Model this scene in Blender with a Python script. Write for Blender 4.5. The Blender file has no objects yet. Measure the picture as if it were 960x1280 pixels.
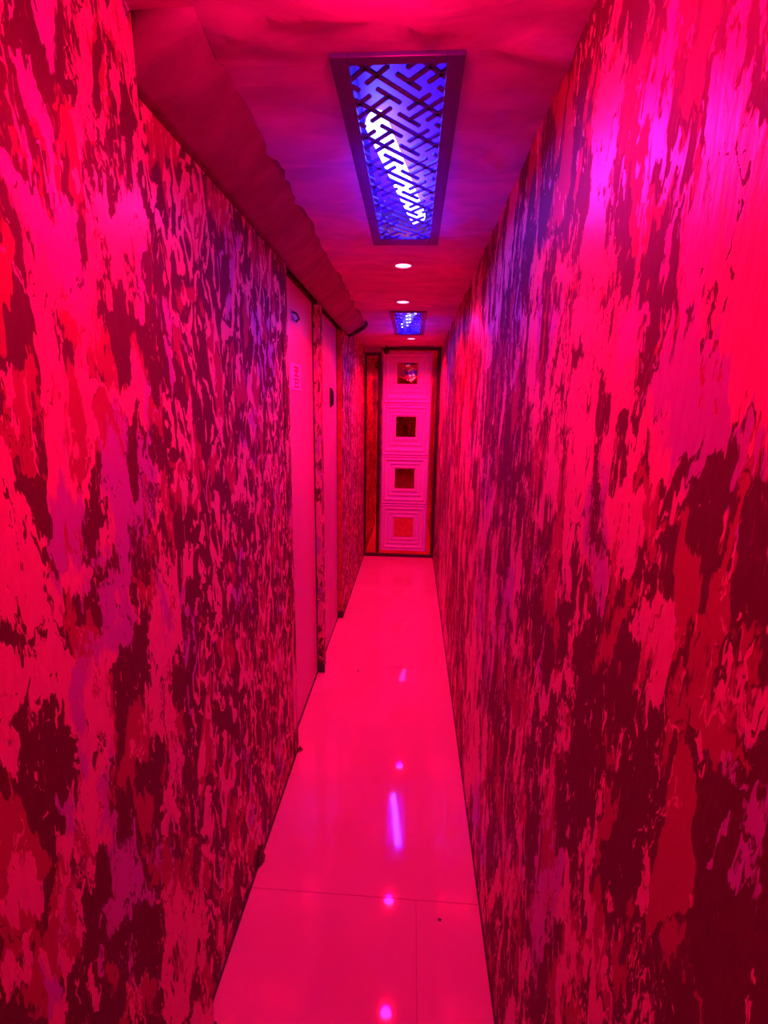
import bpy, bmesh, math, random
from mathutils import Vector, Matrix, noise

random.seed(7)
S = bpy.context.scene
C = S.collection

# ------------------------------------------------------------------ camera
XR, XL, HC, YE = 0.2768, -0.5225, 2.2986, 5.136      # right wall, left wall, ceiling height, end of corridor
cd = bpy.data.cameras.new('camera')
cam = bpy.data.objects.new('camera', cd)
C.objects.link(cam)
f, yaw, pit, rol = 580.77, -0.0574, -0.2162, 0.0168   # focal length in pixels of the 960x1280 frame, angles in radians
fw = Vector((math.sin(yaw) * math.cos(pit), math.cos(yaw) * math.cos(pit), math.sin(pit)))
r0 = Vector((math.cos(yaw), -math.sin(yaw), 0))
u0 = r0.cross(fw)
cr = math.cos(rol) * r0 + math.sin(rol) * u0
cu = -math.sin(rol) * r0 + math.cos(rol) * u0
cam.matrix_world = Matrix(((cr.x, cu.x, -fw.x, 0), (cr.y, cu.y, -fw.y, 0), (cr.z, cu.z, -fw.z, 1.65), (0, 0, 0, 1)))
cd.sensor_fit = 'VERTICAL'
cd.sensor_height = 24
cd.lens = f / 1280 * 24
cd.clip_start = 0.02
S.camera = cam

# ------------------------------------------------------------------ world, exposure
w = bpy.data.worlds.new('world')
S.world = w
w.use_nodes = True
w.node_tree.nodes['Background'].inputs[0].default_value = (0.02, 0, 0.004, 1)
w.node_tree.nodes['Background'].inputs[1].default_value = 0.3
S.view_settings.view_transform = 'Standard'
S.view_settings.look = 'None'
S.view_settings.gamma = 1
S.view_settings.use_curve_mapping = False
S.view_settings.exposure = 0.0

RED = (1.0, 0.0, 0.04)        # gel colour of the downlights
SPOT_W = 72.0                  # each small downlight
GLOW_W = 13.0                   # point light added at the lamp above the viewer for the ceiling glow
NEAR_W = 29.0                  # the stronger lamp above the viewer
TUBE = (2.5, 3.0, 78.0)        # LED tube in the light boxes
LENS = (7.0, 1.2, 3.5)         # glowing face of a downlight

# ------------------------------------------------------------------ helpers
def obj(name, bm, m=None, parent=None, smooth=False):
    me = bpy.data.meshes.new(name)
    bmesh.ops.recalc_face_normals(bm, faces=bm.faces)
    bm.to_mesh(me)
    bm.free()
    if m:
        me.materials.append(m)
    if smooth:
        for p in me.polygons:
            p.use_smooth = True
    o = bpy.data.objects.new(name, me)
    C.objects.link(o)
    if parent:
        o.parent = parent
        o.matrix_parent_inverse = Matrix.Translation(-parent.location)
    return o

def struct(o):
    o['kind'] = 'structure'
    return o

def tag(o, label, cat, group=None):
    o['label'] = label
    o['category'] = cat
    if group:
        o['group'] = group
    return o

def empty(name, loc):
    o = bpy.data.objects.new(name, None)
    C.objects.link(o)
    o.location = loc
    o.empty_display_size = 0.05
    return o

def thing(name, loc, label, cat, group=None):
    return tag(empty(name, loc), label, cat, group)

def box(bm, a, b, bev=0):
    vs = [bm.verts.new((x, y, z)) for x in (a[0], b[0]) for y in (a[1], b[1]) for z in (a[2], b[2])]
    fs = [bm.faces.new([vs[i] for i in q]) for q in ((0, 1, 3, 2), (4, 6, 7, 5), (0, 4, 5, 1), (2, 3, 7, 6), (0, 2, 6, 4), (1, 5, 7, 3))]
    if bev:
        es = list({e for q in fs for e in q.edges})
        bmesh.ops.bevel(bm, geom=es, offset=bev, segments=2, affect='EDGES', profile=0.5)
    return bm

def B(a, b, bev=0):
    return box(bmesh.new(), a, b, bev)

def lathe(prof, n=24, loc=(0, 0, 0), close=True):
    """revolve (r, z) pairs about a vertical axis"""
    bm = bmesh.new()
    rings = []
    for r, z in prof:
        if r < 1e-6:
            rings.append([bm.verts.new((loc[0], loc[1], loc[2] + z))])
        else:
            rings.append([bm.verts.new((loc[0] + r * math.cos(2 * math.pi * k / n), loc[1] + r * math.sin(2 * math.pi * k / n), loc[2] + z)) for k in range(n)])
    for a, b in zip(rings, rings[1:]):
        for k in range(n):
            q = [a[k % len(a)], a[(k + 1) % len(a)], b[(k + 1) % len(b)], b[k % len(b)]]
            u = []
            for v in q:
                if v not in u:
                    u.append(v)
            if len(u) > 2:
                bm.faces.new(u)
    return bm

def tube(bm, pts, r, n=10):
    rings = []
    for i, p in enumerate(pts):
        p = Vector(p)
        d = (Vector(pts[min(i + 1, len(pts) - 1)]) - Vector(pts[max(i - 1, 0)])).normalized()
        a = d.cross(Vector((0.13, 0.2, 1))).normalized()
        b = d.cross(a)
        rr = r[i] if isinstance(r, (list, tuple)) else r
        rings.append([bm.verts.new(p + rr * (a * math.cos(2 * math.pi * k / n) + b * math.sin(2 * math.pi * k / n))) for k in range(n)])
    for a, b in zip(rings, rings[1:]):
        for k in range(n):
            bm.faces.new((a[k], a[(k + 1) % n], b[(k + 1) % n], b[k]))
    bm.faces.new(rings[0])
    bm.faces.new(rings[-1])
    return bm

# ------------------------------------------------------------------ materials
class NT:
    def __init__(s, name):
        s.m = bpy.data.materials.new(name)
        s.m.use_nodes = True
        s.t = s.m.node_tree
        s.b = s.t.nodes['Principled BSDF']
    def n(s, kind, **k):
        x = s.t.nodes.new(kind)
        for a, v in k.items():
            if a.startswith('i_'):
                x.inputs[a[2:].replace('_', ' ')].default_value = v
            else:
                setattr(x, a, v)
        return x
    def l(s, a, b):
        s.t.links.new(a, b)
    def ramp(s, src, stops, interp='LINEAR'):
        r = s.n('ShaderNodeValToRGB')
        r.color_ramp.interpolation = interp
        e = r.color_ramp.elements
        while len(e) < len(stops):
            e.new(0.5)
        for q, (p, c) in zip(e, stops):
            q.position = p
            q.color = c if len(c) == 4 else (*c, 1)
        s.l(src, r.inputs[0])
        return r.outputs[0]
    def mix(s, fac, a, b, t='RGBA', blend='MIX'):
        x = s.n('ShaderNodeMix', data_type=t)
        if t == 'RGBA':
            x.blend_type = blend
            ins = (x.inputs[0], x.inputs[6], x.inputs[7]); out = x.outputs[2]
        else:
            ins = (x.inputs[0], x.inputs[2], x.inputs[3]); out = x.outputs[0]
        for i, v in zip(ins, (fac, a, b)):
            if hasattr(v, 'is_linked'):
                s.l(v, i)
            else:
                i.default_value = v if not isinstance(v, tuple) or len(v) == 4 else (*v, 1)
        return out

def plain(name, col, rough=0.5, metal=0, var=0.08, scale=14, bump=0.0, spec=0.5):
    t = NT(name)
    co = t.n('ShaderNodeTexCoord')
    no = t.n('ShaderNodeTexNoise', i_Scale=scale, i_Detail=4.0)
    t.l(co.outputs['Object'], no.inputs['Vector'])
    lo = tuple(max(0, c * (1 - var * 2)) for c in col)
    t.l(t.ramp(no.outputs[0], [(0.3, lo), (0.7, col)]), t.b.inputs['Base Color'])
    t.b.inputs['Roughness'].default_value = rough
    t.b.inputs['Metallic'].default_value = metal
    t.b.inputs['Specular IOR Level'].default_value = spec
    if bump:
        bp = t.n('ShaderNodeBump', i_Strength=bump, i_Distance=0.004)
        t.l(no.outputs[0], bp.inputs['Height'])
        t.l(bp.outputs[0], t.b.inputs['Normal'])
    return t.m

def emit(name, col, k=1.0):
    t = NT(name)
    t.b.inputs['Base Color'].default_value = (0.8, 0.8, 0.8, 1)
    t.b.inputs['Emission Color'].default_value = (*[c / max(col) for c in col], 1)
    t.b.inputs['Emission Strength'].default_value = max(col) * k
    return t.m

def wallpaper(name, size=1.0, off=(0, 0, 0), thr=0.5, dark=(0.13, 0.02, 0.05), mid=(0.42, 0.05, 0.10),
              light=(0.80, 0.35, 0.36), cool=(0.52, 0.22, 0.55), worm=0.0, feather=0.08, warp=1.0, drift=(0, 0, 0), drift_k=0.40):
    """glossy camouflage wallpaper of torn, vertically drawn patches"""
    t = NT(name)
    co = t.n('ShaderNodeTexCoord')
    mp = t.n('ShaderNodeMapping')
    mp.inputs['Location'].default_value = off
    mp.inputs['Scale'].default_value = (1 / size, 1 / size, 0.5 / size)
    t.l(co.outputs['Object'], mp.inputs['Vector'])
    v = mp.outputs[0]
    # ragged domain warp
    wn = t.n('ShaderNodeTexNoise', i_Scale=17.0, i_Detail=3.0, i_Roughness=0.6)
    t.l(v, wn.inputs['Vector'])
    sub = t.n('ShaderNodeVectorMath', operation='SUBTRACT')
    t.l(wn.outputs['Color'], sub.inputs[0])
    sub.inputs[1].default_value = (0.5, 0.5, 0.5)
    sc = t.n('ShaderNodeVectorMath', operation='MULTIPLY')
    t.l(sub.outputs[0], sc.inputs[0])
    sc.inputs[1].default_value = (0.085 * warp, 0.085 * warp, 0.11 * warp)
    add = t.n('ShaderNodeVectorMath', operation='ADD')
    t.l(v, add.inputs[0])
    t.l(sc.outputs[0], add.inputs[1])
    fm = t.n('ShaderNodeMapping')
    fm.inputs['Scale'].default_value = (55 / size, 55 / size, 7 / size)
    fm.inputs['Location'].default_value = off
    t.l(co.outputs['Object'], fm.inputs['Vector'])
    fn = t.n('ShaderNodeTexNoise', i_Scale=1.0, i_Detail=3.0, i_Roughness=0.6)
    t.l(fm.outputs[0], fn.inputs['Vector'])
    fz = t.n('ShaderNodeMath', operation='MULTIPLY_ADD')
    t.l(fn.outputs[0], fz.inputs[0]); fz.inputs[1].default_value = feather; fz.inputs[2].default_value = -feather / 2
    fc = t.n('ShaderNodeCombineXYZ')
    t.l(fz.outputs[0], fc.inputs['Z'])
    ad2 = t.n('ShaderNodeVectorMath', operation='ADD')
    t.l(add.outputs[0], ad2.inputs[0]); t.l(fc.outputs[0], ad2.inputs[1])
    vw = ad2.outputs[0]
    n1 = t.n('ShaderNodeTexNoise', i_Scale=6.5, i_Detail=4.0, i_Roughness=0.58, i_Distortion=1.0)
    t.l(vw, n1.inputs['Vector'])
    n2 = t.n('ShaderNodeTexNoise', i_Scale=9.0, i_Detail=3.0, i_Roughness=0.55, i_Distortion=0.8)
    m2 = t.n('ShaderNodeVectorMath', operation='ADD')
    t.l(vw, m2.inputs[0]); m2.inputs[1].default_value = (7.3, 2.1, 5.7)
    t.l(m2.outputs[0], n2.inputs['Vector'])
    n3 = t.n('ShaderNodeTexNoise', i_Scale=4.5, i_Detail=2.5, i_Roughness=0.55, i_Distortion=0.5)
    m3 = t.n('ShaderNodeVectorMath', operation='ADD')
    t.l(vw, m3.inputs[0]); m3.inputs[1].default_value = (1.3, 9.1, 2.7)
    t.l(m3.outputs[0], n3.inputs['Vector'])
    W = (1, 1, 1); K = (0, 0, 0)
    # broad drift of pattern density, and small flecks
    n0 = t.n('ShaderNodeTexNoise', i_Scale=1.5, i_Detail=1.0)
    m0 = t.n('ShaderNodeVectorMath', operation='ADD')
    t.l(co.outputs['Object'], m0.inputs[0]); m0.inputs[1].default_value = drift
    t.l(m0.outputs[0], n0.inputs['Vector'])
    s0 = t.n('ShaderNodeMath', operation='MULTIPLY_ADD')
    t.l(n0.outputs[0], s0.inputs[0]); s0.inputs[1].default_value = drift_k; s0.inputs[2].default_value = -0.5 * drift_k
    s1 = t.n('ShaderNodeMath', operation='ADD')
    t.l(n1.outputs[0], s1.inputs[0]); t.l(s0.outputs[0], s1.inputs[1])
    nf = t.n('ShaderNodeTexNoise', i_Scale=24.0, i_Detail=2.0, i_Roughness=0.55, i_Distortion=1.2)
    m5 = t.n('ShaderNodeVectorMath', operation='ADD')
    t.l(vw, m5.inputs[0]); m5.inputs[1].default_value = (2.3, 6.1, 1.7)
    t.l(m5.outputs[0], nf.inputs['Vector'])
    kf = t.ramp(nf.outputs[0], [(0.635, K), (0.65, W)])
    k1 = t.ramp(s1.outputs[0], [(thr - 0.008, K), (thr + 0.008, W)])
    ms = t.n('ShaderNodeMapping')
    ms.inputs['Scale'].default_value = (13, 13, 4.2)
    t.l(vw, ms.inputs['Vector'])
    ns = t.n('ShaderNodeTexNoise', i_Scale=1.0, i_Detail=3.0, i_Roughness=0.6, i_Distortion=0.9)
    t.l(ms.outputs[0], ns.inputs['Vector'])
    k1 = t.mix(1.0, k1, t.ramp(ns.outputs[0], [(0.615, K), (0.63, W)]), blend='LIGHTEN')
    k1 = t.mix(1.0, k1, kf, blend='DIFFERENCE')
    k2 = t.ramp(n2.outputs[0], [(0.535, K), (0.555, W)])
    k3 = t.ramp(n3.outputs[0], [(0.56, K), (0.59, W)])
    fine = t.n('ShaderNodeTexNoise', i_Scale=70.0, i_Detail=3.0, i_Roughness=0.6)
    t.l(v, fine.inputs['Vector'])
    dk = t.mix(fine.outputs[0], tuple(c * 0.75 for c in dark), tuple(c * 1.25 for c in dark))
    base = t.mix(k2, dk, mid)
    lt = t.mix(k3, light, cool)
    lt = t.mix(t.ramp(fine.outputs[0], [(0.3, (0.2, 0.2, 0.2)), (0.65, K)]), lt, mid)
    col = t.mix(k1, base, lt)
    rough_hi = 0.42
    if worm:
        # small bright curls over the darker ground
        wv = t.n('ShaderNodeTexNoise', i_Scale=14.0, i_Detail=2.0, i_Roughness=0.5, i_Distortion=2.2)
        m4 = t.n('ShaderNodeVectorMath', operation='ADD')
        t.l(vw, m4.inputs[0]); m4.inputs[1].default_value = (3.3, 4.1, 8.7)
        t.l(m4.outputs[0], wv.inputs['Vector'])
        k4 = t.ramp(wv.outputs[0], [(worm - 0.01, K), (worm + 0.012, W)])
        col = t.mix(k4, base, t.mix(k3, light, cool))
        k1 = k4
    t.l(col, t.b.inputs['Base Color'])
    t.l(t.mix(k1, 0.6, 0.29, 'FLOAT'), t.b.inputs['Roughness'])
    t.b.inputs['Specular IOR Level'].default_value = 0.18
    # embossed relief: patch edges and brushed vertical grain
    gr = t.n('ShaderNodeMapping')
    gr.inputs['Scale'].default_value = (60, 60, 14)
    t.l(co.outputs['Object'], gr.inputs['Vector'])
    gn = t.n('ShaderNodeTexNoise', i_Scale=2.0, i_Detail=4.0, i_Roughness=0.6)
    t.l(gr.outputs[0], gn.inputs['Vector'])
    h = t.n('ShaderNodeMath', operation='MULTIPLY_ADD')
    t.l(k1, h.inputs[0]); h.inputs[1].default_value = 0.35; t.l(gn.outputs[0], h.inputs[2])
    bp = t.n('ShaderNodeBump', i_Strength=0.35, i_Distance=0.003)
    t.l(h.outputs[0], bp.inputs['Height'])
    t.l(bp.outputs[0], t.b.inputs['Normal'])
    return t.m

M_wall_near = wallpaper('camouflage_wallpaper', 0.85, (0.4, 0.9, 0.1), 0.53)
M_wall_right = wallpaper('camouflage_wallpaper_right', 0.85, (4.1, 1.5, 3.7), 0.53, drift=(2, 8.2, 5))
M_post = wallpaper('pale_corner_paper', 0.4, (1.7, 4.2, 2.2), 0.44)
M_wall_mid = wallpaper('curl_wallpaper', 0.9, (5.5, 1.1, 3.3), 0.5, worm=0.54, feather=0.02, warp=0.45)

def cloth_mat(name, k, thin):
    t = NT(name)
    co = t.n('ShaderNodeTexCoord')
    mp = t.n('ShaderNodeMapping')
    mp.inputs['Scale'].default_value = (2.2, 6.5, 4)
    t.l(co.outputs['Object'], mp.inputs['Vector'])
    n = t.n('ShaderNodeTexNoise', i_Scale=1.6, i_Detail=5.0, i_Roughness=0.55, i_Distortion=1.0)
    t.l(mp.outputs[0], n.inputs['Vector'])
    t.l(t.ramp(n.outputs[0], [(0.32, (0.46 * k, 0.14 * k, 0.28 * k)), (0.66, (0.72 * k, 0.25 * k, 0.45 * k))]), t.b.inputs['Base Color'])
    t.b.inputs['Roughness'].default_value = 0.6
    bp = t.n('ShaderNodeBump', i_Strength=0.4, i_Distance=0.01)
    t.l(n.outputs[0], bp.inputs['Height'])
    t.l(bp.outputs[0], t.b.inputs['Normal'])
    if not thin:
        return t.m
    # thin stretched fabric: light of the boxes above shines through it
    tr = t.n('ShaderNodeBsdfTranslucent')
    tr.inputs['Color'].default_value = (0.5, 0.25, 0.5, 1)
    mx = t.n('ShaderNodeMixShader', i_Fac=0.07)
    t.l(t.b.outputs[0], mx.inputs[1]); t.l(tr.outputs[0], mx.inputs[2])
    t.l(mx.outputs[0], t.t.nodes['Material Output'].inputs['Surface'])
    return t.m
M_ceil = cloth_mat('ceiling_fabric', 1.0, True)
M_cove = cloth_mat('cove_paper_shaded', 0.45, False)  # ceiling cloth darkened, so the cove's shade is put into the colour

def tile_mat():
    t = NT('polished_floor_tile')
    co = t.n('ShaderNodeTexCoord')
    n = t.n('ShaderNodeTexNoise', i_Scale=3.0, i_Detail=4.0)
    t.l(co.outputs['Object'], n.inputs['Vector'])
    t.l(t.ramp(n.outputs[0], [(0.3, (0.69, 0.46, 0.28)), (0.7, (0.75, 0.52, 0.32))]), t.b.inputs['Base Color'])
    t.l(t.ramp(n.outputs[0], [(0.3, (0.035, 0.035, 0.035)), (0.7, (0.05, 0.05, 0.05))]), t.b.inputs['Roughness'])
    return t.m
M_tile = tile_mat()
M_grout = plain('grout', (0.5, 0.34, 0.25), 0.7)
M_white = plain('white_moulding', (0.82, 0.72, 0.95), 0.32, var=0.02)
M_door = plain('painted_door', (0.72, 0.50, 0.52), 0.38, var=0.04, scale=3)
M_door2 = plain('painted_door_far', (0.66, 0.44, 0.55), 0.40, var=0.08, scale=5)
M_dark = plain('dark_frame', (0.045, 0.02, 0.04), 0.35)
M_black = plain('black_plastic', (0.02, 0.015, 0.02), 0.4)
M_gap = plain('dark_gap', (0.06, 0.03, 0.035), 0.8)  # dark joints and sills; also the shadow painted into the door gaps
M_steel = plain('satin_steel', (0.6, 0.55, 0.65), 0.28, metal=1.0)
M_paper = plain('paper', (0.85, 0.72, 1.0), 0.6, var=0.02)
M_redink = plain('red_ink', (0.9, 0.0, 0.0), 0.55, var=0.02)
M_jamb = plain('red_jamb', (0.62, 0.12, 0.08), 0.4, var=0.25, scale=20)
def acrylic(name, k):
    t = NT(name)
    co = t.n('ShaderNodeTexCoord')
    n = t.n('ShaderNodeTexNoise', i_Scale=20.0)
    t.l(co.outputs['Object'], n.inputs['Vector'])
    t.l(t.ramp(n.outputs[0], [(0.3, (0.07, 0.03, 0.24)), (0.7, (0.10, 0.04, 0.32))]), t.b.inputs['Base Color'])
    t.b.inputs['Roughness'].default_value = 0.35
    tr = t.n('ShaderNodeBsdfTranslucent')
    tr.inputs['Color'].default_value = (0.4, 0.2, 0.5, 1)
    mx = t.n('ShaderNodeMixShader', i_Fac=k)
    t.l(t.b.outputs[0], mx.inputs[1]); t.l(tr.outputs[0], mx.inputs[2])
    t.l(mx.outputs[0], t.t.nodes['Material Output'].inputs['Surface'])
    return t.m
M_panelframe = acrylic('light_box_frame', 0.22)
M_lattice = acrylic('lattice_acrylic', 0.3)
M_liner = plain('blue_liner', (0.30, 0.03, 0.85), 0.5, var=0.04)
M_tube = emit('led_tube', TUBE)
M_lens = emit('lamp_lens', LENS)
M_trimring = plain('white_lamp_trim', (0.8, 0.6, 0.75), 0.4)
M_slab = plain('pale_slab', (0.5, 0.4, 0.5), 0.7)
M_debris = plain('grey_dirt', (0.12, 0.06, 0.06), 0.8)

def mirror(name, col, bump, scale):
    t = NT(name)
    co = t.n('ShaderNodeTexCoord')
    n = t.n('ShaderNodeTexNoise', i_Scale=scale, i_Detail=2.0)
    t.l(co.outputs['Object'], n.inputs['Vector'])
    t.l(t.ramp(n.outputs[0], [(0.35, tuple(c * 0.75 for c in col)), (0.6, col)]), t.b.inputs['Base Color'])
    t.b.inputs['Metallic'].default_value = 1
    t.b.inputs['Roughness'].default_value = 0.02
    bp = t.n('ShaderNodeBump', i_Strength=bump, i_Distance=0.01)
    t.l(n.outputs[0], bp.inputs['Height'])
    t.l(bp.outputs[0], t.b.inputs['Normal'])
    return t.m
M_mirror = mirror('tinted_mirror', (0.85, 0.28, 0.14), 0.1, 5.0)
M_mtile = mirror('mirror_tile_glass', (0.8, 0.3, 0.2), 0.06, 16.0)

# ------------------------------------------------------------------ room shell
Y0 = -3.0
# floor: screed with large polished tiles laid on it
floor = struct(obj('floor', B((-0.66, Y0, -0.06), (0.34, YE + 0.1, -0.012)), M_grout))
J = [-3.0, -1.684, -0.2, 1.285, 2.768, 4.25, YE + 0.1]
g = 0.0006
for a, b in zip(J, J[1:]):
    xs = [-0.66, 0.059, 0.34] if b < 1.3 else [-0.66, 0.34]
    for x0, x1 in zip(xs, xs[1:]):
        obj('floor_tile', B((x0 + g, a + g, -0.012), (x1 - g, b - g, 0.0), 0.0008), M_tile, floor)

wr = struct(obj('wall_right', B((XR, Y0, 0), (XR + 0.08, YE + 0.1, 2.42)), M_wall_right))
struct(obj('floor_joint_right', B((XR - 0.004, Y0, 0.0), (XR, YE - 0.01, 0.010)), M_gap))  # dark strip for the thin joint line where wall meets floor
struct(obj('wall_far', B((-0.66, YE + 0.012, 0), (XR, YE + 0.1, 2.42)), M_door2))
struct(obj('wall_near', B((-0.66, Y0 - 0.08, 0), (XR + 0.08, Y0, 2.42)), M_wall_near))
# left side: pier in the foreground, papered wall, two door recesses, wall to the end
Y1, Y2, Y3, Y4, Y5 = 0.914, 1.975, 2.67, 2.755, 3.475
struct(obj('wall_left', B((-0.66, Y0, 0), (-0.493, Y1, 2.42)), M_wall_near))
struct(obj('wall_left', B((-0.66, Y1, 0), (XL, Y2, 2.42)), M_wall_mid))
struct(obj('wall_left', B((-0.66, Y3, 0), (XL - 0.003, Y4, 2.42)), M_wall_mid))
struct(obj('wall_left', B((-0.66, Y5, 0), (XL, YE + 0.012, 2.42)), M_wall_mid))
struct(obj('floor_joint_left', B((-0.493, Y0, 0.0), (-0.488, Y1, 0.010)), M_gap))  # thin dark joint line along the floor, in three lengths
struct(obj('floor_joint_left', B((XL, Y1, 0.0), (XL + 0.005, Y2, 0.010)), M_gap))
struct(obj('floor_joint_left', B((XL, Y5 + 0.002, 0.0), (XL + 0.005, YE - 0.03, 0.010)), M_gap))
# narrow paper strip folded round the corner before the first door
struct(obj('trim_1', B((XL, 1.905, 0.012), (XL + 0.004, Y2 + 0.003, 2.208), 0.0015), M_wall_near))

# ceiling sheet with the two openings for the light boxes
P1 = (-0.143, 1.047, 0.045, 1.972)
P2 = (-0.145, 3.365, 0.040, 4.255)
LAMPS = [(-0.064, 2.315), (-0.081, 3.045), (-0.036, 4.530), (-0.05, -0.75), (-0.05, -1.9), (-0.045, 0.70)]
FW = 0.034   # width of the light box frames
def ceiling():
    e = FW - 0.006
    H1 = (P1[0] - e, P1[1] - 0.016, P1[2] + e, P1[3] + 0.064)
    H2 = (P2[0] - e, P2[1] - 0.016, P2[2] + e, P2[3] + 0.064)
    xs = sorted(set([round(-0.66 + i * 0.03, 4) for i in range(34)] + [H1[0], H1[2], H2[0], H2[2], 0.36]))
    ys = sorted(set([round(Y0 + i * 0.03, 4) for i in range(273)] + [H1[1], H1[3], H2[1], H2[3], YE + 0.1]))
    bm = bmesh.new()
    def h(x, y):
        z = 0.006 * noise.noise(Vector((x * 3.2, y * 7.5, 1.7)))
        z += 0.0045 * noise.noise(Vector((x * 6 + y * 2, y * 15, 4.2)))
        q = noise.noise(Vector((x * 2.4 + 0.6 * y, y * 5.0, 8.8)))
        z -= 0.008 * max(0, 0.12 - abs(q)) / 0.12
        return z
    V = {}
    for i, x in enumerate(xs):
        for j, y in enumerate(ys):
            d = 9
            for P in (H1, H2):
                dx = max(P[0] - 0.03 - x, x - P[2] - 0.03, 0); dy = max(P[1] - 0.03 - y, y - P[3] - 0.03, 0)
                d = min(d, math.hypot(dx, dy))
            for lx, ly in LAMPS:
                d = min(d, max(0, math.hypot(x - lx, y - ly) - 0.06))
            V[i, j] = bm.verts.new((x, y, HC + 0.003 + 1.7 * h(x, y) * min(1, d / 0.06)))
    for i in range(len(xs) - 1):
        for j in range(len(ys) - 1):
            cx, cy = (xs[i] + xs[i + 1]) / 2, (ys[j] + ys[j + 1]) / 2
            if any(P[0] < cx < P[2] and P[1] < cy < P[3] for P in (H1, H2)):
                continue
            bm.faces.new((V[i, j], V[i + 1, j], V[i + 1, j + 1], V[i, j + 1]))
    o = struct(obj('ceiling', bm, M_ceil, smooth=True))
    return o
ceiling()
# roof slab well above the light boxes closes the shell
struct(obj('ceiling', B((-0.66, Y0 - 0.08, 2.42), (XR + 0.08, YE + 0.1, 2.47)), M_slab))

# boxed-in cove along the left ceiling edge, wrinkled like the ceiling
def cove():
    bm = bmesh.new()
    ya, yb, nu, nv = Y1 + 0.002, 3.76, 8, 110
    A = Vector((XL, 0, 2.205)); F = Vector((-0.381, 0, HC + 0.008))
    nrm = Vector((0.55, 0, -0.83))
    G = []
    for j in range(nv + 1):
        y = ya + (yb - ya) * j / nv
        row = []
        for i in range(nu + 1):
            t = i / nu
            p = A.lerp(F, t)
            k = math.sin(math.pi * t)
            d = 0.010 * k + k * (0.007 * noise.noise(Vector((t * 2.0, y * 9, 2.2))) + 0.005 * noise.noise(Vector((t * 4 + y * 3, y * 17, 6.1))))
            row.append(bm.verts.new((p.x + nrm.x * d, y, p.z + nrm.z * d)))
        row.append(bm.verts.new((XL, y, HC + 0.012)))
        G.append(row)
    n = nu + 2
    for a, b in zip(G, G[1:]):
        for i in range(n):
            bm.faces.new((a[i], a[(i + 1) % n], b[(i + 1) % n], b[i]))
    bm.faces.new(G[0]); bm.faces.new(G[-1])
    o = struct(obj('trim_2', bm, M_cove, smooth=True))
    pts = [(-0.517, yb + 0.004, 2.200), (-0.47, yb + 0.006, 2.222), (-0.43, yb + 0.006, 2.242), (-0.395, yb + 0.005, 2.265),
           (-0.375, yb - 0.01, 2.283), (-0.372, yb - 0.07, 2.294)]
    obj('edge_trim', tube(bmesh.new(), pts, [0.013, 0.014, 0.014, 0.015, 0.014, 0.008]), M_dark, o, True)
cove()

# ------------------------------------------------------------------ left doors
RX = -0.562
door1 = struct(empty('door_1', (RX, (Y2 + Y3) / 2, 0)))
obj('door_leaf', B((-0.615, Y2 + 0.004, 0.012), (RX, Y3 - 0.016, 2.212), 0.002), M_door, door1)
obj('sill', B((-0.655, Y2 + 0.002, 0.0), (RX + 0.004, Y3 - 0.002, 0.010)), M_gap, door1)
obj('head_gap_shadow', B((-0.655, Y2 + 0.002, 2.214), (RX + 0.01, Y3 - 0.002, 2.225)), M_gap, door1)  # dark strip standing in for the shadow line above the leaf
obj('hinge_gap_shadow', B((-0.655, Y3 - 0.014, 0.010), (RX + 0.004, Y3 - 0.001, 2.212)), M_gap, door1)  # dark strip in place of the shadow between leaf and post
door2 = struct(empty('door_2', (RX, (Y4 + Y5) / 2, 0)))
obj('door_leaf', B((-0.615, Y4 + 0.004, 0.012), (RX + 0.004, Y5 - 0.016, 2.212), 0.002), M_door2, door2)
obj('sill', B((-0.655, Y4 + 0.002, 0.0), (RX + 0.006, Y5 - 0.002, 0.010)), M_gap, door2)
obj('head_gap_shadow', B((-0.655, Y4 + 0.002, 2.214), (RX + 0.012, Y5 - 0.002, 2.225)), M_gap, door2)  # shadow line above the leaf, as a dark strip
obj('hinge_gap_shadow', B((-0.655, Y5 - 0.014, 0.010), (RX + 0.006, Y5 - 0.001, 2.212)), M_gap, door2)  # shadow beside the leaf, as a dark strip
hb = B((RX + 0.004, 3.165, 1.66), (RX + 0.012, 3.205, 1.79), 0.003)
handle = obj('handle', hb, M_black, door2)
obj('handle_grip', tube(bmesh.new(), [(RX + 0.010, 3.185, 1.672), (RX + 0.018, 3.185, 1.682), (RX + 0.020, 3.185, 1.725), (RX + 0.018, 3.185, 1.768), (RX + 0.010, 3.185, 1.778)], 0.010, 8), M_black, handle, True)
# faces of the two door posts that look at the viewer: paper torn off above a dark foot
def post(y, zt, red):
    t = struct(empty('trim_3', (XL - 0.02, y - 0.002, 0)))
    rnd = random.Random(int(y * 100))
    bm = bmesh.new()
    L, R_ = [], []
    n = 60
    for i in range(n + 1):
        z = zt + (2.2 - zt) * i / n
        L.append((-0.566 + rnd.uniform(0, 0.014), z)); R_.append((XL + 0.001 + rnd.uniform(-0.004, 0.002), z))
    vs = []
    for (xl, z), (xr, _) in zip(L, R_):
        vs.append([bm.verts.new((x, yy, z)) for x, yy in ((xl, y - 0.0045), (xr, y - 0.0045), (xr, y - 0.0005), (xl, y - 0.0005))])
    for a, b in zip(vs, vs[1:]):
        for k in range(4):
            bm.faces.new((a[k], a[(k + 1) % 4], b[(k + 1) % 4], b[k]))
    bm.faces.new(vs[0]); bm.faces.new(vs[-1])
    obj('torn_paper', bm, M_jamb if red else M_post, t)
    obj('post_foot', B((-0.569, y - 0.012, 0.0), (XL + 0.008, y - 0.0005, 0.055), 0.003), M_dark, t)
post(Y3, 0.24, False)
post(Y5, 0.06, True)

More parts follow.
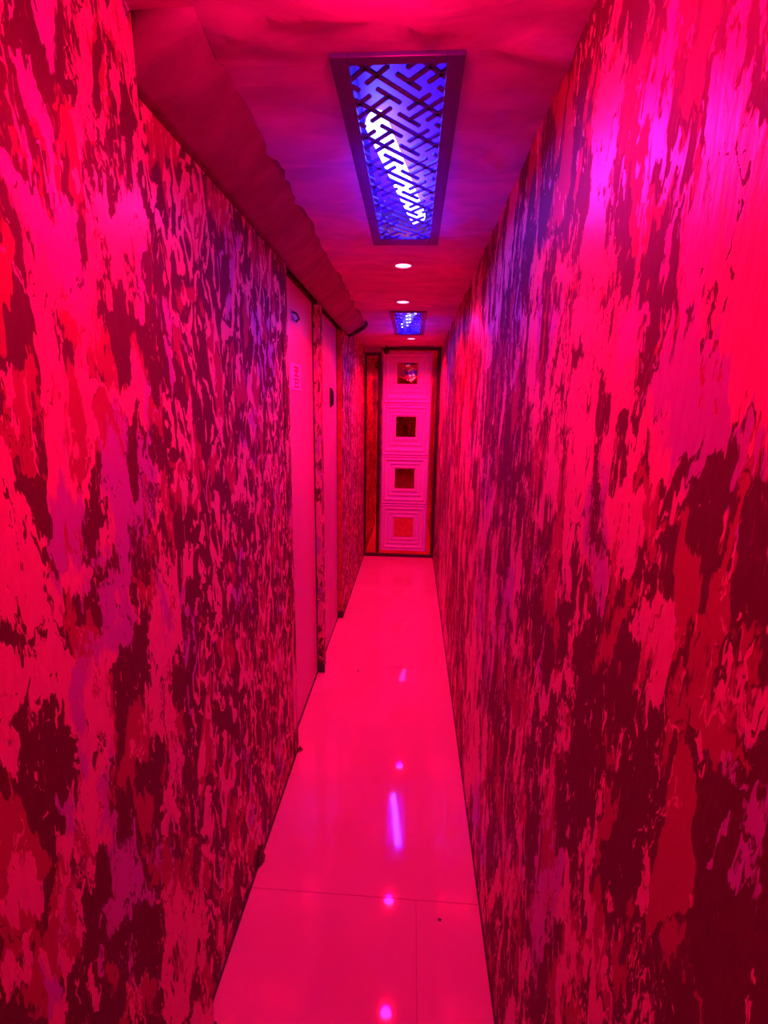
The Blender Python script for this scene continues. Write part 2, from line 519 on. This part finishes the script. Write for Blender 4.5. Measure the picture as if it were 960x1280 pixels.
# ------------------------------------------------------------------ far end: panelled door between tinted mirrors
YF = YE + 0.010
door3 = struct(empty('door_3', (-0.05, YF, 0)))
def D(name, a, b, m, bev=0.002, par=None):
    return obj(name, B(a, b, bev), m, par or door3)
D('mirror_backing', (-0.345, YF - 0.010, 0.028), (0.240, YF, 2.268), M_mirror, 0)
D('frame_rail', (-0.345, YF - 0.030, 0.001), (0.2755, YF, 0.030), M_dark)
D('frame_rail', (-0.345, YF - 0.030, 2.266), (0.2755, YF, 2.290), M_dark)
D('frame_stile', (0.240, YF - 0.030, 0.030), (0.2755, YF, 2.266), M_dark)
D('door_board', (-0.335, YF - 0.020, 0.072), (0.192, YF - 0.010, 2.255), M_white)
ZB = [0.075, 0.622, 1.165, 1.722, 2.252]
TZ = [0.350, 0.910, 1.475, 2.030]
prof = [(1.0, 0.000), (1.0, 0.016), (0.985, 0.022), (0.945, 0.022), (0.93, 0.010), (0.90, 0.008), (0.885, 0.020), (0.84, 0.024), (0.80, 0.019),
        (0.785, 0.008), (0.72, 0.006), (0.70, 0.016), (0.655, 0.019), (0.63, 0.006), (0.555, 0.006), (0.54, 0.016), (0.48, 0.018), (0.45, 0.005)]
for k in range(4):
    za, zb = ZB[k] + 0.004, ZB[k + 1] - 0.004
    cx, hx = -0.0715, 0.255
    tz = TZ[k]
    bm = bmesh.new()
    rings = []
    for s, d in prof:
        x0, x1 = cx - hx * s, cx + hx * s
        q = (1 - s) / 0.55
        z0 = za + (tz - 0.115 - za) * q; z1 = zb + (tz + 0.115 - zb) * q
        y = YF - 0.020 - d
        rings.append([bm.verts.new(p) for p in ((x0, y, z0), (x1, y, z0), (x1, y, z1), (x0, y, z1))])
    for a, b in zip(rings, rings[1:]):
        for i in range(4):
            bm.faces.new((a[i], a[(i + 1) % 4], b[(i + 1) % 4], b[i]))
    bm.faces.new(rings[-1]); bm.faces.new(rings[0])
    cof = obj('coffer_panel', bm, M_white, door3)
    obj('mirror_tile', B((cx - 0.108, YF - 0.032, tz - 0.108), (cx + 0.108, YF - 0.0245, tz + 0.108), 0.003), M_mtile, cof)

side = thing('mirror_panel', (-0.436, YF, 0), 'tall narrow dark-framed red tinted mirror left of the white coffered end door', 'mirror')
obj('mirror_pane', B((-0.502, YF - 0.014, 0.03), (-0.382, YF - 0.004, 2.21)), M_mirror, side)
for a, b in (((-0.5215, 0.001), (-0.500, 2.235)), ((-0.384, 0.001), (-0.3465, 2.235))):
    obj('frame_stile', B((a[0], YF - 0.034, a[1]), (b[0], YF - 0.001, b[1]), 0.002), M_dark, side)
for z0, z1 in ((0.001, 0.032), (2.208, 2.235)):
    obj('frame_rail', B((-0.500, YF - 0.034, z0), (-0.384, YF - 0.001, z1), 0.002), M_dark, side)

# ------------------------------------------------------------------ light boxes in the ceiling
def fret(bm, P, z0, z1, u, wbar):
    """diagonal key-fret lattice clipped to the opening P, bars from z0 to z1"""
    cx, cy = (P[0] + P[2]) / 2, (P[1] + P[3]) / 2
    segs = []
    N = 16
    for i in range(-N, N + 1):
        for j in range(-N, N + 1):
            X, Y = 3 * i, 3 * j
            if (i + j) % 2 == 0:
                segs += [((X - 3, Y), (X + 3, Y)), ((X - 2, Y - 1), (X - 2, Y + 1)), ((X + 2, Y - 1), (X + 2, Y + 1))]
            else:
                segs += [((X, Y - 2), (X, Y + 2)), ((X - 1, Y - 2), (X + 1, Y - 2)), ((X - 1, Y + 2), (X + 1, Y + 2))]
    c = math.sqrt(0.5)
    rot = lambda p: (cx + u * c * (p[0] - p[1]), cy + u * c * (p[0] + p[1]))
    for a, b in segs:
        a, b = rot(a), rot(b)
        d = Vector((b[0] - a[0], b[1] - a[1])); L = d.length; d /= L
        e = wbar / 2
        nx, ny = -d.y * e, d.x * e
        a = (a[0] - d.x * e, a[1] - d.y * e); b = (b[0] + d.x * e, b[1] + d.y * e)
        poly = [(a[0] + nx, a[1] + ny), (a[0] - nx, a[1] - ny), (b[0] - nx, b[1] - ny), (b[0] + nx, b[1] + ny)]
        # clip to the opening
        for ax, lim, sg in ((0, P[0], 1), (0, P[2], -1), (1, P[1], 1), (1, P[3], -1)):
            out = []
            for k in range(len(poly)):
                p, q = poly[k], poly[(k + 1) % len(poly)]
                ip, iq = sg * (p[ax] - lim) >= 0, sg * (q[ax] - lim) >= 0
                if ip:
                    out.append(p)
                if ip != iq:
                    t = (lim - p[ax]) / (q[ax] - p[ax])
                    out.append((p[0] + t * (q[0] - p[0]), p[1] + t * (q[1] - p[1])))
            poly = out
            if len(poly) < 3:
                break
        if len(poly) < 3:
            continue
        lo = [bm.verts.new((x, y, z0)) for x, y in poly]; hi = [bm.verts.new((x, y, z1)) for x, y in poly]
        bm.faces.new(lo); bm.faces.new(hi)
        n = len(lo)
        for k in range(n):
            bm.faces.new((lo[k], lo[(k + 1) % n], hi[(k + 1) % n], hi[k]))

def light_box(P, ta, tb, label, u):
    t = thing('lattice_light_box', ((P[0] + P[2]) / 2, (P[1] + P[3]) / 2, HC), label, 'ceiling light')
    x0, y0, x1, y1 = P
    fw_ = FW
    zf0, zf1 = HC - 0.006, HC + 0.003
    for a, b in (((x0 - fw_, y0 - 0.022), (x0, y1 + 0.07)), ((x1, y0 - 0.022), (x1 + fw_, y1 + 0.07)), ((x0, y0 - 0.022), (x1, y0)), ((x0, y1), (x1, y1 + 0.07))):
        obj('frame_bar', B((a[0], a[1], zf0), (b[0], b[1], zf1), 0.002), M_panelframe, t)
    bm = bmesh.new()
    fret(bm, P, HC - 0.001, HC + 0.004, u, u * 0.27)
    obj('lattice', bm, M_lattice, t)
    bm = bmesh.new()
    th = 0.006; zt = HC + 0.095
    # reflector on four corner posts, open at the sides
    for xa, xb in ((x0 - th, x0), (x1, x1 + th)):
        for ya, yb in ((y0 - th, y0 + 0.02), (y1 - 0.02, y1 + th)):
            box(bm, (xa, ya, HC + 0.006), (xb, yb, zt))
    box(bm, (x0 - th, y0 - th, zt), (x1 + th, y1 + th, zt + th))
    obj('box_liner', bm, M_liner, t)
    zt_ = HC + 0.055
    A = Vector((*ta, zt_)); Bv = Vector((*tb, zt_)); d = (Bv - A).normalized()
    obj('led_tube', tube(bmesh.new(), [A, Bv], 0.029, 16), M_tube, t, True)
light_box(P1, (-0.113, 1.345), (-0.004, 1.925), 'large ceiling light box with diagonal fret lattice and slanted blue tube, nearest the viewer', 0.030)
light_box(P2, (-0.02, 3.62), (-0.095, 4.19), 'small-looking far ceiling light box with fret lattice and blue tube, before the end door', 0.030)

# ------------------------------------------------------------------ downlights
def downlight(x, y, label, energy, r=0.036, spot=True):
    t = thing('downlight', (x, y, HC), label, 'downlight', None)
    z = HC
    obj('trim_ring', lathe([(r, 0.010), (r, -0.005), (r + 0.003, -0.007), (r + 0.010, -0.004), (r + 0.012, 0.0), (r + 0.012, 0.010)], 28, (x, y, z)), M_trimring, t, True)
    obj('lens', lathe([(0, -0.0045), (r * 0.6, -0.0042), (r + 0.0005, -0.002), (r + 0.0005, 0.006), (0, 0.006)], 28, (x, y, z)), M_lens, t, True)
    ld = bpy.data.lights.new('downlight_beam', 'SPOT')
    ld.color = RED
    ld.energy = energy
    ld.spot_size = math.radians(142)
    ld.spot_blend = 0.6
    ld.shadow_soft_size = 0.03
    lo = bpy.data.objects.new('beam', ld)
    C.objects.link(lo)
    lo.parent = t
    lo.location = (0, 0, -0.012)
downlight(-0.064, 2.315, 'round recessed downlight just beyond the large lattice light box', SPOT_W)
downlight(-0.081, 3.045, 'middle round downlight just before the far lattice light box', SPOT_W)
downlight(-0.036, 4.530, 'farthest round downlight, beyond the far lattice box near the end door', SPOT_W * 1.9)
downlight(-0.05, -0.75, 'round downlight overhead behind the viewer', SPOT_W * 0.35)
downlight(-0.05, -1.9, 'round downlight farthest behind the viewer', SPOT_W * 0.35)
# stronger surface lamp just above the picture's top edge
LX, LY = -0.045, 0.70
t = thing('globe_lamp', (LX, LY, HC), 'bright ceiling lamp directly above the viewer in front of the large light box', 'ceiling lamp')
obj('lamp_base', lathe([(0, 0.012), (0.05, 0.012), (0.05, -0.006), (0.035, -0.010), (0, -0.010)], 24, (LX, LY, HC)), M_trimring, t, True)
obj('lamp_globe', lathe([(0, -0.040), (0.018, -0.038), (0.030, -0.031), (0.034, -0.022), (0.030, -0.0095), (0, -0.0095)], 24, (LX, LY, HC)), M_lens, t, True)
for kind, nm, en, dz in (('SPOT', 'beam', NEAR_W, -0.052), ('POINT', 'glow', GLOW_W, -0.052)):
    ld = bpy.data.lights.new(nm, kind)
    ld.color = RED if kind == 'SPOT' else (1.0, 0.0, 0.13)
    ld.energy = en
    ld.shadow_soft_size = 0.022
    if kind == 'SPOT':
        ld.spot_size = math.radians(151)
        ld.spot_blend = 0.5
    lo = bpy.data.objects.new(nm, ld)
    C.objects.link(lo)
    lo.parent = t
    lo.location = (0, 0, dz)

# ------------------------------------------------------------------ small things
def sign():
    y0, y1, z0, z1 = 2.165, 2.36, 1.735, 1.855
    t = thing('door_notice', (RX, (y0 + y1) / 2, z0), 'small pale notice with two red characters on the near left door', 'sign')
    obj('paper_sheet', B((RX + 0.0005, y0, z0), (RX + 0.003, y1, z1), 0.0006), M_paper, t)
    # two red characters written one above the other, strokes as flat print
    def strokes(zc, S_):
        bm = bmesh.new()
        yc = (y0 + y1) / 2 + 0.005
        for (a, b, c, d) in S_:
            box(bm, (RX + 0.003, yc + a * 0.05, zc + c * 0.024), (RX + 0.0036, yc + b * 0.05, zc + d * 0.024))
        obj('red_character', bm, M_redink, t)
    strokes(1.821, [(-0.9, 0.9, 0.62, 0.95), (-0.16, 0.16, -0.95, 0.62), (-0.75, 0.75, -0.1, 0.22), (-0.95, 0.95, -0.98, -0.68), (0.5, 0.75, 0.2, 0.62)])
    strokes(1.770, [(-0.9, 0.9, 0.5, 0.8), (-0.62, -0.36, -0.95, 0.5), (0.36, 0.62, -0.95, 0.5), (-0.36, 0.36, -0.25, 0.02), (-0.9, 0.95, -0.98, -0.72)])
sign()
t = thing('door_bracket', (RX, 2.24, 2.03), 'small shiny metal bracket near the top of the near left door', 'bracket')
obj('bracket_plate', B((RX + 0.0005, 2.185, 2.035), (RX + 0.006, 2.295, 2.085), 0.002), M_steel, t)
obj('bracket_arm', tube(bmesh.new(), [(RX + 0.005, 2.20, 2.075), (RX + 0.022, 2.22, 2.07), (RX + 0.024, 2.26, 2.055), (RX + 0.005, 2.28, 2.045)], 0.005, 8), M_black, t, True)

t = thing('security_camera', (-0.292, 5.03, HC), 'small black camera under the ceiling at the end door top left corner', 'camera')
obj('mount', lathe([(0, 0.010), (0.018, 0.010), (0.018, -0.004), (0.008, -0.008), (0.007, -0.03), (0, -0.03)], 14, (-0.292, 5.03, HC)), M_black, t, True)
bm = lathe([(0, -0.030), (0.016, -0.030), (0.027, -0.042), (0.031, -0.058), (0.027, -0.074), (0.015, -0.085), (0, -0.088)], 16, (-0.292, 5.03, HC))
obj('camera_ball', bm, M_black, t, True)

def flap(x, y, sx, sy, sz, label):
    bm = bmesh.new()
    n = 7
    rows = []
    for i in range(n):
        a = i / (n - 1)
        yy = y + (a - 0.5) * sy
        k = math.sin(math.pi * min(1, a * 1.0 + 0.02)) ** 0.7 if 0 < a < 1 else 0.12
        rows.append([bm.verts.new(p) for p in ((x, yy, 0.0), (x + sx * k, yy + 0.002, 0.0), (x + sx * k * 0.7, yy, sz * 0.35 * k), (x + sx * 0.25 * k, yy, sz * (0.5 + 0.5 * k)), (x, yy, sz * (0.5 + 0.5 * k) + 0.002))])
    for a, b in zip(rows, rows[1:]):
        for i in range(5):
            bm.faces.new((a[i], a[(i + 1) % 5], b[(i + 1) % 5], b[i]))
    bm.faces.new(rows[0]); bm.faces.new(rows[-1])
    tag(obj('paper_flap', bm, M_wall_mid), label, 'paper flap')
flap(XL + 0.005, 1.39, 0.015, 0.07, 0.045, 'dark crumpled wallpaper bulge at the foot of the near left wall')
flap(XL + 0.006, 1.965, 0.024, 0.035, 0.03, 'small curled wallpaper tip at the floor corner before the near left door')

def speck(x, y, r, label):
    bm = bmesh.new()
    rnd = random.Random(int(x * 1000))
    n = 14
    c = bm.verts.new((x, y, 0.0022))
    ring = [bm.verts.new((x + r * rnd.uniform(0.45, 1.2) * math.cos(2 * math.pi * k / n), y + r * rnd.uniform(0.45, 1.2) * math.sin(2 * math.pi * k / n), 0.0001)) for k in range(n)]
    for k in range(n):
        bm.faces.new((c, ring[k], ring[(k + 1) % n]))
    bm.faces.new(ring)
    tag(obj('dirt_speck', bm, M_debris), label, 'dirt')
speck(0.138, 1.226, 0.0075, 'dark speck of dirt on the pale floor tile nearest the viewer, by the right wall')
speck(-0.304, 2.700, 0.009, 'tiny dark speck of dirt on the floor past the near left door')
